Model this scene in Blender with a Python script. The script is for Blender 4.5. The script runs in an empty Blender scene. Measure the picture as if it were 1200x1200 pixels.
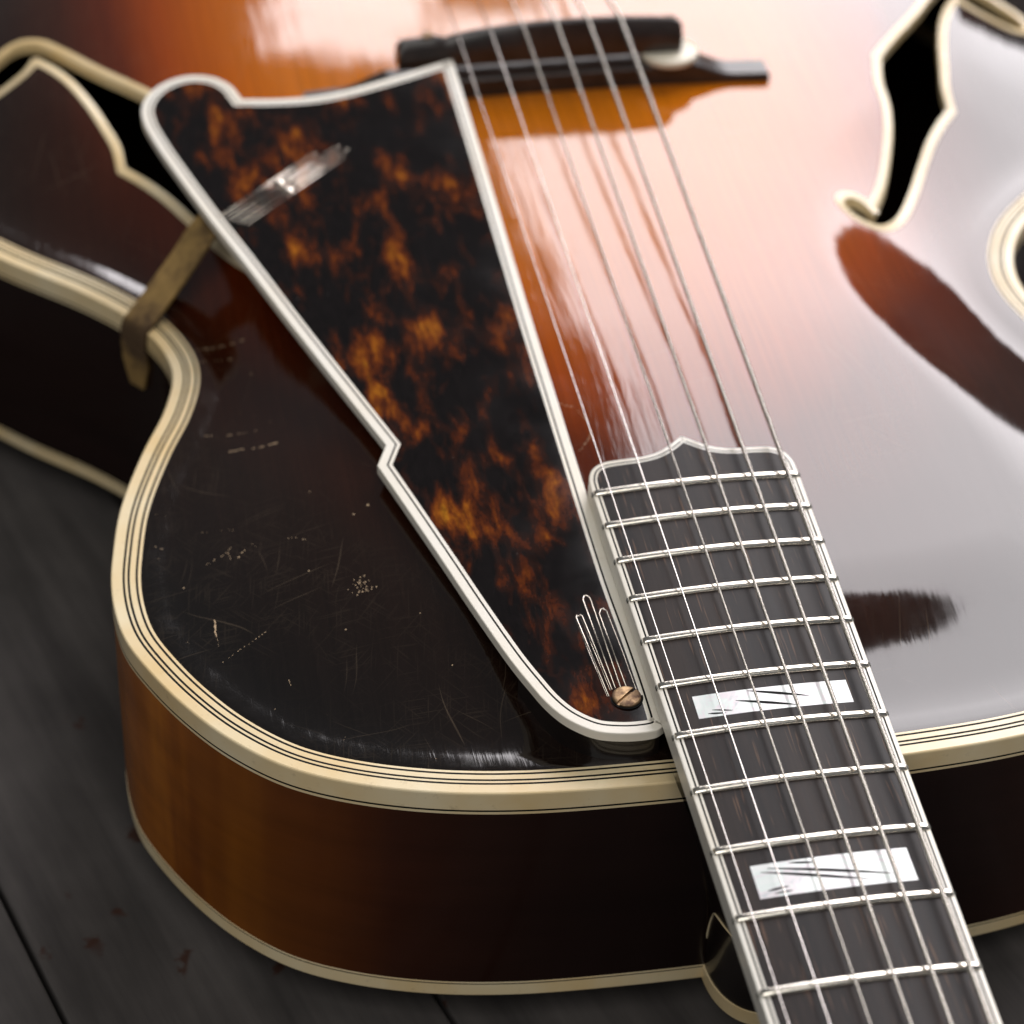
import bpy, bmesh, math, random
import numpy as np
from mathutils import Matrix, Vector, Quaternion
random.seed(7); np.random.seed(7)
S = 0.001                      # everything below is laid out in millimetres
scene = bpy.context.scene
col = scene.collection

# ------------------------------------------------------------------ camera
RC = [[0.9817002, -0.1881965, 0.0291001], [-0.0959745, -0.6209312, -0.7779674], [0.1644799, 0.7609379, -0.6276304]]
CAM = (-162.6069, -446.9136, 455.2586)
cam = bpy.data.cameras.new('camera'); camo = bpy.data.objects.new('camera', cam); col.objects.link(camo)
r = Matrix(RC)
m = Matrix((( r[0][0], -r[1][0], -r[2][0]), (r[0][1], -r[1][1], -r[2][1]), (r[0][2], -r[1][2], -r[2][2]))).to_4x4()
m.translation = Vector(CAM) * S
camo.matrix_world = m
cam.sensor_width = 36.0; cam.lens = 3219.12 / 1200 * 36
cam.clip_start = 0.01; cam.clip_end = 60
cam.dof.use_dof = True; cam.dof.focus_distance = 0.655; cam.dof.aperture_fstop = 11.0
scene.camera = camo

# ------------------------------------------------------------------ world, window light, exposure
world = bpy.data.worlds.new('World'); scene.world = world; world.use_nodes = True
bg = world.node_tree.nodes['Background']; bg.inputs[0].default_value = (0.93, 0.96, 1.0, 1); bg.inputs[1].default_value = 0.10

def area_lamp(name, az, el, dist, w, h, energy, colour, uv=(0, 0), roll=0.0, aim=(0, 0.13, 0.0)):
    l = bpy.data.lights.new(name, 'AREA'); l.shape = 'RECTANGLE'; l.size = w; l.size_y = h
    l.energy = energy; l.color = colour
    o = bpy.data.objects.new(name, l); col.objects.link(o)
    a, e = math.radians(az), math.radians(el)
    d = Vector((math.sin(a) * math.cos(e), math.cos(a) * math.cos(e), math.sin(e)))
    rt = Vector((math.cos(a), -math.sin(a), 0)); up = d.cross(rt) if d.cross(rt).z > 0 else rt.cross(d)
    o.location = Vector(aim) + d * dist + rt * uv[0] + up * uv[1]
    q = d.to_track_quat('Z', 'Y') @ Quaternion((0, 0, 1), math.radians(roll))
    o.rotation_euler = q.to_euler()
    return o
def panel(s0, s1, t0, t1, roll, radiance, name, colour=(1.0, 0.955, 0.975)):
    """a window pane given by its edges in the window plane, three metres from the guitar"""
    c, n = math.cos(math.radians(roll)), math.sin(math.radians(roll))
    sc_, tc_ = (s0+s1)/2, (t0+t1)/2
    w, h = s1-s0, t1-t0
    return area_lamp(name, 34, 40, 3.0, w, h, radiance*w*h*4, colour, (sc_*c + tc_*n, -sc_*n + tc_*c), roll)
panel(-0.79, 0.50, -1.15, 1.40, 32.7, 4.4, 'window_light')
panel(0.50, 1.60, -0.84, 1.40, 32.7, 4.4, 'window_light')
panel(-1.62, -1.295, -0.85, -0.33, 0.0, 4.2, 'side_window_light')
area_lamp('room_fill', 200, 54, 2.3, 1.7, 1.4, 17, (1.0, 0.97, 0.92))

scene.view_settings.view_transform = 'Standard'; scene.view_settings.look = 'None'
scene.view_settings.exposure = 0.34; scene.view_settings.gamma = 1.0
scene.render.engine = 'CYCLES'
scene.render.resolution_x = 1024; scene.render.resolution_y = 1024

# ------------------------------------------------------------------ curve helpers (mm)
def cr(P, n=10, closed=False):
    P = np.array(P, float); N = len(P); out = []
    for i in range(N if closed else N - 1):
        p0, p1, p2, p3 = P[(i-1) % N], P[i], P[(i+1) % N], P[(i+2) % N]
        if not closed and i == 0: p0 = 2*p1 - p2
        if not closed and i == N-2: p3 = 2*p2 - p1
        d0 = max(np.linalg.norm(p1-p0)**.5, 1e-6); d1 = max(np.linalg.norm(p2-p1)**.5, 1e-6); d2 = max(np.linalg.norm(p3-p2)**.5, 1e-6)
        m1 = ((p1-p0)/d0 - (p2-p0)/(d0+d1) + (p2-p1)/d1) * d1
        m2 = ((p2-p1)/d1 - (p3-p1)/(d1+d2) + (p3-p2)/d2) * d1
        for k in range(n):
            t = k / n
            out.append((2*t**3-3*t**2+1)*p1 + (t**3-2*t**2+t)*m1 + (-2*t**3+3*t**2)*p2 + (t**3-t**2)*m2)
    if not closed: out.append(P[-1])
    return np.array(out)
def resample(Q, n, closed=True):
    Q = np.array(Q)
    if closed: Q = np.vstack([Q, Q[:1]])
    s = np.r_[0, np.cumsum(np.linalg.norm(np.diff(Q, axis=0), axis=1))]
    t = np.linspace(0, s[-1], n, endpoint=not closed)
    return np.c_[np.interp(t, s, Q[:, 0]), np.interp(t, s, Q[:, 1])]
def segs(*S_):                      # segments that meet in sharp corners, closed
    out = []
    for s in S_:
        c = cr(s, 8) if len(s) > 2 else np.array(s, float)
        out += list(c[:-1])
    return np.array(out)
def ccw(P):
    x, y = P[:, 0], P[:, 1]
    a = np.sum(x*np.roll(y, -1) - np.roll(x, -1)*y)
    return P if a > 0 else P[::-1].copy()
def offset(P, d):                   # P is counter-clockwise; d > 0 moves inwards
    a = P - np.roll(P, 1, 0); b = np.roll(P, -1, 0) - P
    a /= np.linalg.norm(a, axis=1)[:, None] + 1e-9; b /= np.linalg.norm(b, axis=1)[:, None] + 1e-9
    na = np.c_[-a[:, 1], a[:, 0]]; nb = np.c_[-b[:, 1], b[:, 0]]
    n = na + nb; l = np.sum(n*na, axis=1); l = np.maximum(l, 0.45)
    return P + d * n / l[:, None]

# ------------------------------------------------------------------ body outline and arched top (mm)
HALF = [(0,-0.6),(28,-0.4),(60.6,1.5),(82.7,5.6),(101.9,12.3),(115,19.8),(127,31.6),(136.3,45),(143,57.8),(147.8,70),(149.6,82),(149.6,93),(148.4,103),(144.9,122),(137,145.5),(129.3,164),(125.7,180.5),(128.1,194),(135.5,209),(148,224),(170.4,245.2),(192,271),(207,303),(215,345),(215,390),(206,430),(186,468),(150,500),(100,519),(50,526),(0,528)]
def make_outline(n):
    L = [(-x, y) for x, y in HALF]
    Rr = [(x + math.exp(-((y-195)/45.)**2), y + 8*math.exp(-((y-195)/45.)**2)) for x, y in HALF[1:-1]][::-1]
    q = resample(cr(L + Rr, 24, True), n)
    for _ in range(3): q = (np.roll(q, 1, 0) + 2*q + np.roll(q, -1, 0)) / 4
    return ccw(q)
NO = 960
OUT = make_outline(NO)
def dist_out(x, y):
    x = np.ravel(x); y = np.ravel(y); d = np.empty(len(x))
    A = OUT; Bp = np.roll(OUT, -1, 0); E_ = Bp - A; LL = (E_**2).sum(1)
    for i in range(0, len(x), 4000):
        P = np.c_[x[i:i+4000], y[i:i+4000]]
        w = P[:, None, :] - A[None]
        t = np.clip((w*E_[None]).sum(2)/LL[None], 0, 1)
        q = w - t[..., None]*E_[None]
        d[i:i+4000] = np.sqrt((q**2).sum(2).min(1))
    return d
def inside(P, x, y):
    x = np.ravel(x); y = np.ravel(y); c = np.zeros(len(x), bool)
    for i in range(len(P)):
        x0, y0 = P[i-1]; x1, y1 = P[i]
        if y0 == y1: continue
        k = ((y0 > y) != (y1 > y)) & (x < (x1-x0)*(y-y0)/(y1-y0) + x0)
        c ^= k
    return c
GS = 4.0
gx = np.arange(-224, 225, GS); gy = np.arange(-8, 537, GS)
GX, GY = np.meshgrid(gx, gy, indexing='ij')
mask = inside(OUT[::4], GX, GY).reshape(GX.shape)
U = mask.astype(float); lam = 72.0
k2 = (GS/lam)**2
for it in range(900):
    nb_ = np.zeros_like(U)
    nb_[1:-1, 1:-1] = U[2:, 1:-1] + U[:-2, 1:-1] + U[1:-1, 2:] + U[1:-1, :-2]
    U = np.where(mask, (nb_ + k2)/(4 + k2), 0.0)
for _ in range(2):
    V = U.copy(); V[1:-1, 1:-1] = (4*U[1:-1, 1:-1] + 2*(U[2:, 1:-1]+U[:-2, 1:-1]+U[1:-1, 2:]+U[1:-1, :-2]) + U[2:, 2:]+U[2:, :-2]+U[:-2, 2:]+U[:-2, :-2])/16; U = V
U /= U.max()
def bspl(G, fx, fy):
    ix = np.floor(fx).astype(int); iy = np.floor(fy).astype(int); tx = fx-ix; ty = fy-iy
    def w(t): return [(1-t)**3/6, (3*t**3-6*t**2+4)/6, (-3*t**3+3*t**2+3*t+1)/6, t**3/6]
    wx, wy = w(tx), w(ty); o = 0
    for a in range(4):
        for b in range(4):
            o = o + wx[a]*wy[b]*G[np.clip(ix+a-1, 0, G.shape[0]-1), np.clip(iy+b-1, 0, G.shape[1]-1)]
    return o
HC = 20.0
def ztop(x, y, d=None):
    x = np.ravel(np.asarray(x, float)); y = np.ravel(np.asarray(y, float))
    if d is None: d = dist_out(x, y)
    u = bspl(U, (x-gx[0])/GS, (y-gy[0])/GS)
    ra = np.clip((d-12)/51, 0, 1); ra = ra*ra*(3-2*ra)
    rec = np.exp(-((d-18)/7.5)**2) * np.clip((d-8)/6, 0, 1)
    fr = np.clip((165-y)/100, 0, 1); fr = 1 - 0.222*fr*fr*(3-2*fr)
    return HC*fr*(u**0.9)*ra - 0.5*rec
def zt(x, y): return float(ztop([x], [y])[0])

# neck frame (fingerboard plane leans back 4 degrees) -> body frame
T4 = math.radians(4)
def N2B(x, y, z):
    return (x, y*math.cos(T4) - (z+16.5)*math.sin(T4), y*math.sin(T4) + (z+16.5)*math.cos(T4))
GZ = lambda y: 8.5 + 0.084*y       # height of the pickguard's face

# ------------------------------------------------------------------ materials
def new_mat(name):
    m = bpy.data.materials.new(name); m.use_nodes = True
    nt = m.node_tree; b = nt.nodes['Principled BSDF']
    return m, nt, b
class NG:
    def __init__(s, nt):
        s.nt = nt; s.tc = nt.nodes.new('ShaderNodeTexCoord')
    def n(s, t, **k):
        o = s.nt.nodes.new(t)
        for a, v in k.items(): setattr(o, a, v)
        return o
    def link(s, a, b): s.nt.links.new(a, b)
    def setv(s, sock, v):
        if hasattr(v, 'is_linked') or hasattr(v, 'links'): s.link(v, sock)
        else: sock.default_value = v
    def mapping(s, scale=(1,1,1), rot=(0,0,0), loc=(0,0,0), src=None):
        o = s.n('ShaderNodeMapping'); s.link(src or s.tc.outputs['Object'], o.inputs['Vector'])
        o.inputs['Scale'].default_value = scale; o.inputs['Rotation'].default_value = rot; o.inputs['Location'].default_value = loc
        return o.outputs[0]
    def noise(s, vec, scale=1, detail=2, rough=0.5, dist=0.0):
        o = s.n('ShaderNodeTexNoise'); s.link(vec, o.inputs['Vector'])
        o.inputs['Scale'].default_value = scale; o.inputs['Detail'].default_value = detail; o.inputs['Roughness'].default_value = rough; o.inputs['Distortion'].default_value = dist
        return o.outputs['Fac']
    def math(s, op, a, b=0.0, c=None, clamp=False):
        o = s.n('ShaderNodeMath', operation=op); o.use_clamp = clamp
        s.setv(o.inputs[0], a); s.setv(o.inputs[1], b)
        if c is not None: s.setv(o.inputs[2], c)
        return o.outputs[0]
    def ramp(s, fac, stops, interp='LINEAR'):
        o = s.n('ShaderNodeValToRGB'); s.link(fac, o.inputs[0]); cr_ = o.color_ramp; cr_.interpolation = interp
        while len(cr_.elements) > 1: cr_.elements.remove(cr_.elements[-1])
        for i, (p, c) in enumerate(stops):
            e = cr_.elements[0] if i == 0 else cr_.elements.new(p)
            e.position = p
            e.color = (c, c, c, 1) if not hasattr(c, '__len__') else (*c, 1)
        return o.outputs['Color']
    def mix(s, fac, a, b, mode='MIX'):
        o = s.n('ShaderNodeMix', data_type='RGBA', blend_type=mode)
        s.setv(o.inputs['Factor'], fac)
        for i, v in ((6, a), (7, b)):
            if hasattr(v, 'links'): s.link(v, o.inputs[i])
            else: o.inputs[i].default_value = (*v, 1)
        return o.outputs[2]
    def bump(s, h, strength, dist=0.0001, normal=None):
        o = s.n('ShaderNodeBump'); s.link(h, o.inputs['Height']); o.inputs['Strength'].default_value = strength; o.inputs['Distance'].default_value = dist
        if normal: s.link(normal, o.inputs['Normal'])
        return o.outputs[0]
    def scratches(s, angles, along=18, across=900, thr=0.73, width=0.02, seed=0):
        """thin straight hairlines: noise drawn out along a direction and cut to its peaks"""
        tot = None
        for i, a in enumerate(angles):
            base = s.mapping((1, 1, 1), (0, 0, a), (0.13*i+seed, 0.07*i, 0.0))
            wob = s.noise(base, 30, 1)
            mv = s.mapping((across, along, 1), (0, 0, 0), (i*3.1+seed, i*1.7, 0), src=base)
            comb = s.n('ShaderNodeVectorMath', operation='ADD'); s.link(mv, comb.inputs[0])
            cx = s.n('ShaderNodeCombineXYZ'); s.link(s.math('MULTIPLY', wob, 14.0), cx.inputs[0]); s.link(cx.outputs[0], comb.inputs[1])
            nz = s.noise(comb.outputs[0], 1, 0)
            v = s.ramp(nz, [(thr, 0.0), (thr+width, 1.0)])
            tot = v if tot is None else s.math('MAXIMUM', tot, v)
        return tot

def mat_simple(name, c, rough=0.5, metal=0.0, coat=0.0, spec=0.5, var=0.0, scale=200, bump=0.0, coatr=0.05):
    m, nt, b = new_mat(name); g = NG(nt)
    b.inputs['Roughness'].default_value = rough; b.inputs['Metallic'].default_value = metal
    b.inputs['Coat Weight'].default_value = coat; b.inputs['Coat Roughness'].default_value = coatr
    b.inputs['Specular IOR Level'].default_value = spec
    nz = g.noise(g.mapping(), scale, 4, 0.6)
    lo = tuple(x*(1-var) for x in c); hi = tuple(min(1, x*(1+var)) for x in c)
    g.link(g.ramp(nz, [(0.3, lo), (0.7, hi)]), b.inputs['Base Color'])
    if bump: g.link(g.bump(nz, bump), b.inputs['Normal'])
    return m

def burst_factor(g):
    sx = g.n('ShaderNodeSeparateXYZ'); g.link(g.tc.outputs['Object'], sx.inputs[0])
    ex = g.math('DIVIDE', sx.outputs[0], 0.136); ey = g.math('DIVIDE', g.math('SUBTRACT', sx.outputs[1], 0.350), 0.262)
    t = g.math('SQRT', g.math('ADD', g.math('MULTIPLY', ex, ex), g.math('MULTIPLY', ey, ey)))
    lx = g.math('MULTIPLY', sx.outputs[0], -11.0, clamp=True); ly = g.math('MULTIPLY', g.math('SUBTRACT', 0.255, sx.outputs[1]), 11.0, clamp=True)
    t = g.math('ADD', t, g.math('MULTIPLY', g.math('MULTIPLY', lx, ly), 0.07))
    nz = g.noise(g.mapping((14, 5, 1)), 1, 2)
    return g.math('ADD', t, g.math('MULTIPLY', g.math('SUBTRACT', nz, 0.5), 0.10)), sx

def make_lacquer_top():
    m, nt, b = new_mat('sunburst_lacquer'); g = NG(nt)
    t, sx = burst_factor(g)
    base = g.ramp(g.math('DIVIDE', t, 1.5), [
        (0.0, (0.49, 0.150, 0.005)), (0.38, (0.46, 0.122, 0.004)), (0.47, (0.37, 0.082, 0.003)), (0.555, (0.25, 0.042, 0.0025)),
        (0.63, (0.085, 0.013, 0.0025)), (0.73, (0.030, 0.0072, 0.0028)), (0.84, (0.0125, 0.0055, 0.0034)), (1.0, (0.006, 0.0045, 0.004))])
    grain = g.noise(g.mapping((900, 12, 1)), 1, 3, 0.6)
    base = g.mix(g.ramp(grain, [(0.35, 0.0), (0.65, 0.30)]), base, (0.0, 0.0, 0.0), 'MULTIPLY') if False else g.mix(1.0, base, g.ramp(grain, [(0.3, 0.80), (0.7, 1.12)]), 'MULTIPLY')
    # wear: hairline scratches that show pale under the lacquer, most of them on the treble upper bout
    area = g.n('ShaderNodeTexNoise'); g.link(g.mapping((22, 22, 1)), area.inputs['Vector']); area.inputs['Scale'].default_value = 1
    am = g.ramp(area.outputs['Fac'], [(0.42, 0.15), (0.62, 1.0)])
    sc = g.scratches([0.25, 1.35, 2.3, 2.9], along=26, across=1500, thr=0.785, width=0.04)
    fine = g.scratches([0.15, 0.8, 1.6, 2.45], along=70, across=3200, thr=0.70, width=0.06, seed=3.0)
    scm = g.math('MULTIPLY', g.math('ADD', g.math('MULTIPLY', sc, 0.10), g.math('MULTIPLY', fine, 0.035)), am)
    base = g.mix(scm, base, (0.40, 0.30, 0.20))
    speck = g.n('ShaderNodeTexVoronoi'); g.link(g.mapping(), speck.inputs['Vector']); speck.inputs['Scale'].default_value = 260
    sp = g.ramp(speck.outputs['Distance'], [(0.0, 1.0), (0.07, 0.0)])
    sel = g.ramp(g.noise(g.mapping(loc=(3, 1, 0)), 90, 1), [(0.66, 0.0), (0.70, 1.0)])
    base = g.mix(g.math('MULTIPLY', g.math('MULTIPLY', sp, sel), 0.55), base, (0.55, 0.36, 0.20))
    g.link(base, b.inputs['Base Color'])
    b.inputs['Roughness'].default_value = 0.6; b.inputs['Specular IOR Level'].default_value = 0.0
    b.inputs['Coat Weight'].default_value = 1.0; b.inputs['Coat IOR'].default_value = 1.57
    cl = g.noise(g.mapping((60, 60, 1)), 1, 5, 0.65)
    at = g.n('ShaderNodeAttribute'); at.attribute_name = 'rim_distance'
    rim = g.ramp(g.math('DIVIDE', at.outputs['Fac'], 60.0), [(0.16, 1.0), (0.42, 0.0)])
    patch = g.ramp(g.noise(g.mapping((90, 90, 1), loc=(2, 2, 0)), 1, 5, 0.75), [(0.40, 0.0), (0.66, 1.0)])
    rw = g.math('MULTIPLY', rim, patch)
    g.link(g.math('ADD', g.ramp(cl, [(0.35, 0.035), (0.75, 0.11)]), g.math('MULTIPLY', rw, 0.06)), b.inputs['Coat Roughness'])
    # lacquer sunk over the spruce grain, plus hairlines
    streak = g.noise(g.mapping((210, 14, 1)), 1, 4, 0.62, 0.4)
    n1 = g.bump(streak, 0.55, 0.00011)
    wob = g.noise(g.mapping((16, 12, 1)), 1, 2, 0.45)
    n2 = g.bump(wob, 0.5, 0.0012, n1)
    sc2 = g.scratches([0.1, 0.9, 1.9, 2.6], along=30, across=1300, thr=0.76, width=0.05, seed=5.0)
    sc3 = g.scratches([0.4, 1.2, 2.0, 2.8], along=60, across=1700, thr=0.66, width=0.06, seed=9.0)
    n3 = g.bump(g.math('ADD', g.math('MULTIPLY', sc2, am), g.math('MULTIPLY', sc3, g.math('ADD', rw, 0.12))), -0.5, 0.00007, n2)
    g.link(n3, b.inputs['Coat Normal']); g.link(n1, b.inputs['Normal'])
    return m

def make_lacquer_side():
    m, nt, b = new_mat('sunburst_maple_rim'); g = NG(nt)
    sx = g.n('ShaderNodeSeparateXYZ'); g.link(g.tc.outputs['Object'], sx.inputs[0])
    y = sx.outputs[1]
    amber = g.math('MULTIPLY', g.ramp(y, [(0.008, 0.0), (0.052, 1.0)]), g.ramp(y, [(0.085, 1.0), (0.150, 0.0)]))
    warm = g.ramp(y, [(0.0, 0.0), (0.014, 1.0), (0.13, 1.0), (0.19, 0.0)])
    c = g.mix(warm, (0.012, 0.0052, 0.0042), (0.060, 0.0150, 0.0055))
    flame = g.noise(g.mapping((30, 30, 4)), 1, 3, 0.6, 0.6)
    amb = g.mix(g.ramp(flame, [(0.36, 0.0), (0.62, 1.0)]), (0.20, 0.054, 0.0045), (0.36, 0.115, 0.008))
    c = g.mix(amber, c, amb)
    cl = g.noise(g.mapping((8, 8, 60)), 1, 4, 0.6)
    c = g.mix(1.0, c, g.ramp(cl, [(0.3, 0.75), (0.7, 1.2)]), 'MULTIPLY')
    g.link(c, b.inputs['Base Color'])
    b.inputs['Roughness'].default_value = 0.5; b.inputs['Coat Weight'].default_value = 0.7; b.inputs['Coat Roughness'].default_value = 0.16
    b.inputs['Specular IOR Level'].default_value = 0.0
    sc = g.scratches([0.3, 1.6], along=40, across=700, thr=0.78, width=0.05)
    g.link(g.bump(g.math('ADD', g.math('MULTIPLY', cl, 0.6), sc), 0.25, 0.0001), b.inputs['Coat Normal'])
    return m

def make_tortoise():
    m, nt, b = new_mat('tortoiseshell_celluloid'); g = NG(nt)
    v = g.mapping((1.0, 0.36, 1), (0, 0, -0.12))
    w = g.noise(v, 165, 5, 0.62, 0.25)
    big = g.noise(g.mapping((1, 0.6, 1), (0, 0, -0.12), loc=(0.31, 0.02, 0)), 60, 2, 0.5)
    f = g.math('ADD', w, g.math('MULTIPLY', g.math('SUBTRACT', big, 0.5), 0.62))
    c = g.ramp(f, [(0.45, (0.0050, 0.0034, 0.0034)), (0.53, (0.022, 0.0066, 0.0036)), (0.595, (0.062, 0.0125, 0.0030)), (0.655, (0.130, 0.030, 0.0035)), (0.72, (0.24, 0.072, 0.005)), (0.81, (0.40, 0.17, 0.010))])
    fine = g.noise(v, 620, 3, 0.7)
    c = g.mix(1.0, c, g.ramp(fine, [(0.3, 0.60), (0.7, 1.30)]), 'MULTIPLY')
    dust = g.n('ShaderNodeTexVoronoi'); g.link(g.mapping(), dust.inputs['Vector']); dust.inputs['Scale'].default_value = 420
    ds = g.ramp(dust.outputs['Distance'], [(0.0, 1.0), (0.075, 0.0)])
    sel = g.ramp(g.noise(g.mapping(loc=(1, 5, 0)), 160, 1), [(0.63, 0.0), (0.68, 1.0)])
    c = g.mix(g.math('MULTIPLY', g.math('MULTIPLY', ds, sel), 0.45), c, (0.5, 0.48, 0.45))
    g.link(c, b.inputs['Base Color'])
    b.inputs['Specular IOR Level'].default_value = 0.42
    sc = g.scratches([0.35, 0.6, 2.7], along=40, across=1800, thr=0.74, width=0.05)
    g.link(g.bump(sc, -0.3, 0.00005), b.inputs['Normal'])
    g.link(g.ramp(g.noise(g.mapping(), 60, 4), [(0.3, 0.04), (0.7, 0.09)]), b.inputs['Roughness'])
    return m

def make_ivory(name, c0, c1, dirt=0.35, rough=0.32):
    m, nt, b = new_mat(name); g = NG(nt)
    a = g.noise(g.mapping(), 28, 4, 0.6)
    c = g.mix(g.ramp(a, [(0.35, 0.0), (0.68, 1.0)]), c0, c1)
    d = g.noise(g.mapping(), 340, 4, 0.7)
    c = g.mix(g.math('MULTIPLY', g.ramp(d, [(0.60, 0.0), (0.78, 1.0)]), dirt), c, (0.22, 0.13, 0.05))
    g.link(c, b.inputs['Base Color']); b.inputs['Roughness'].default_value = rough
    b.inputs['Subsurface Weight'].default_value = 0.0
    b.inputs['Coat Weight'].default_value = 0.35; b.inputs['Coat Roughness'].default_value = 0.15
    g.link(g.bump(d, 0.10, 0.0001), b.inputs['Normal'])
    return m

def make_ebony():
    m, nt, b = new_mat('ebony_fingerboard'); g = NG(nt)
    gr = g.noise(g.mapping((700, 22, 200)), 1, 4, 0.65)
    lo = g.noise(g.mapping((120, 10, 1)), 1, 3, 0.6)
    c = g.mix(g.ramp(lo, [(0.4, 0.0), (0.72, 1.0)]), (0.011, 0.0085, 0.0085), (0.028, 0.018, 0.014))
    pores = g.ramp(g.noise(g.mapping((1400, 60, 1)), 1, 2), [(0.62, 0.0), (0.70, 1.0)])
    c = g.mix(g.math('MULTIPLY', pores, 0.35), c, (0.22, 0.12, 0.07))
    c = g.mix(1.0, c, g.ramp(gr, [(0.3, 0.7), (0.7, 1.3)]), 'MULTIPLY')
    g.link(c, b.inputs['Base Color'])
    b.inputs['Specular IOR Level'].default_value = 0.20
    g.link(g.ramp(gr, [(0.3, 0.40), (0.7, 0.48)]), b.inputs['Roughness'])
    g.link(g.bump(gr, 0.16, 0.0001), b.inputs['Normal'])
    return m

def make_pearl():
    m, nt, b = new_mat('mother_of_pearl'); g = NG(nt)
    a = g.noise(g.mapping((1, 1, 1), (0, 0, 0.7)), 130, 3, 0.6, 1.5)
    c = g.ramp(a, [(0.28, (0.50, 0.58, 0.60)), (0.42, (0.80, 0.74, 0.78)), (0.52, (0.76, 0.84, 0.82)), (0.7, (0.90, 0.90, 0.90))])
    g.link(c, b.inputs['Base Color']); b.inputs['Roughness'].default_value = 0.28
    b.inputs['Coat Weight'].default_value = 1; b.inputs['Coat Roughness'].default_value = 0.12; b.inputs['Coat IOR'].default_value = 1.6
    return m

def make_metal(name, c, rough, var=0.25, scale=500, bump=0.15, tarnish=None):
    m, nt, b = new_mat(name); g = NG(nt)
    a = g.noise(g.mapping(), scale, 4, 0.65)
    cc = g.ramp(a, [(0.3, tuple(x*(1-var) for x in c)), (0.7, c)])
    if tarnish:
        t = g.noise(g.mapping(loc=(2, 2, 2)), scale*0.4, 5, 0.7)
        cc = g.mix(g.ramp(t, [(0.42, 0.0), (0.60, 1.0)]), cc, tarnish)
        g.link(g.ramp(t, [(0.4, rough), (0.65, min(1, rough*2.2))]), b.inputs['Roughness'])
    else: b.inputs['Roughness'].default_value = rough
    g.link(cc, b.inputs['Base Color']); b.inputs['Metallic'].default_value = 1.0
    g.link(g.bump(a, bump, 0.0001), b.inputs['Normal'])
    return m

def make_string_mat(name, c, pitch, wound):
    m, nt, b = new_mat(name); g = NG(nt)
    b.inputs['Metallic'].default_value = 1.0; b.inputs['Roughness'].default_value = 0.19
    if wound:
        w = g.n('ShaderNodeTexWave', bands_direction='Y'); g.link(g.mapping(), w.inputs['Vector'])
        w.inputs['Scale'].default_value = 1/(pitch*S) / 6.2832 * 2 * math.pi / 2
        g.link(g.ramp(w.outputs['Fac'], [(0.0, tuple(x*0.45 for x in c)), (0.55, c)]), b.inputs['Base Color'])
        g.link(g.bump(w.outputs['Fac'], 0.6, 0.00008), b.inputs['Normal'])
    else: b.inputs['Base Color'].default_value = (*c, 1)
    return m

def make_plank():
    m, nt, b = new_mat('weathered_grey_board'); g = NG(nt)
    gr = g.noise(g.mapping((90, 7, 1)), 1, 5, 0.65)
    bl = g.noise(g.mapping(), 13, 4, 0.6)
    c = g.ramp(gr, [(0.25, (0.040, 0.036, 0.035)), (0.75, (0.100, 0.090, 0.085))])
    c = g.mix(1.0, c, g.ramp(bl, [(0.3, 0.65), (0.7, 1.2)]), 'MULTIPLY')
    v = g.n('ShaderNodeTexVoronoi'); g.link(g.mapping((1, 0.8, 1)), v.inputs['Vector']); v.inputs['Scale'].default_value = 70
    d2 = g.math('ADD', v.outputs['Distance'], g.math('MULTIPLY', g.noise(g.mapping(), 420, 3), 0.35))
    spot = g.ramp(d2, [(0.30, 1.0), (0.40, 0.0)])
    sel = g.ramp(g.noise(g.mapping(loc=(4, 0, 0)), 60, 1), [(0.47, 0.0), (0.52, 1.0)])
    c = g.mix(g.math('MULTIPLY', g.math('MULTIPLY', spot, sel), 0.85), c, (0.040, 0.014, 0.007))
    g.link(c, b.inputs['Base Color']); b.inputs['Roughness'].default_value = 0.7; b.inputs['Specular IOR Level'].default_value = 0.2
    g.link(g.bump(gr, 0.5, 0.0006), b.inputs['Normal'])
    return m

M = {}
M['top'] = make_lacquer_top(); M['side'] = make_lacquer_side(); M['tort'] = make_tortoise()
M['cream'] = make_ivory('aged_cream_binding', (0.78, 0.58, 0.29), (0.84, 0.72, 0.48), 0.32)
M['ivory'] = make_ivory('ivory_celluloid', (0.86, 0.83, 0.75), (0.84, 0.78, 0.66), 0.12)
M['black'] = mat_simple('black_purfling', (0.005, 0.006, 0.006), 0.6, spec=0.1)
M['ebony'] = make_ebony(); M['pearl'] = make_pearl()
M['nickel'] = make_metal('worn_nickel_silver', (0.86, 0.81, 0.72), 0.19, 0.12, 300, 0.04)
M['nib'] = mat_simple('grime_in_fret_end', (0.05, 0.05, 0.035), 0.6)
M['brass'] = make_metal('aged_brass', (0.50, 0.34, 0.19), 0.42, 0.4, 500, 0.3, (0.20, 0.13, 0.10))
M['strap'] = make_metal('tarnished_brass_strap', (0.46, 0.29, 0.10), 0.55, 0.4, 120, 0.2, (0.10, 0.06, 0.03))
M['darkwood'] = mat_simple('black_brown_lacquered_wood', (0.010, 0.0065, 0.0055), 0.35, coat=0.8, coatr=0.12, var=0.4, scale=60, spec=0.3)
M['inner'] = mat_simple('bare_inner_wood', (0.05, 0.03, 0.018), 0.9)
M['rose'] = mat_simple('dark_rosewood', (0.022, 0.014, 0.012), 0.34, coat=0.35, coatr=0.25, var=0.5, scale=150, bump=0.1)
M['steel'] = make_string_mat('plain_steel_string', (0.74, 0.69, 0.65), 0, False)
M['wound'] = make_string_mat('wound_string', (0.90, 0.84, 0.76), 0.36, True)
M['chip'] = mat_simple('bare_spruce_in_chip', (0.50, 0.36, 0.22), 0.8, var=0.35, scale=900)
M['wire'] = make_metal('bright_pin_wire', (0.92, 0.84, 0.74), 0.22, 0.2, 400, 0.1)
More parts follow.
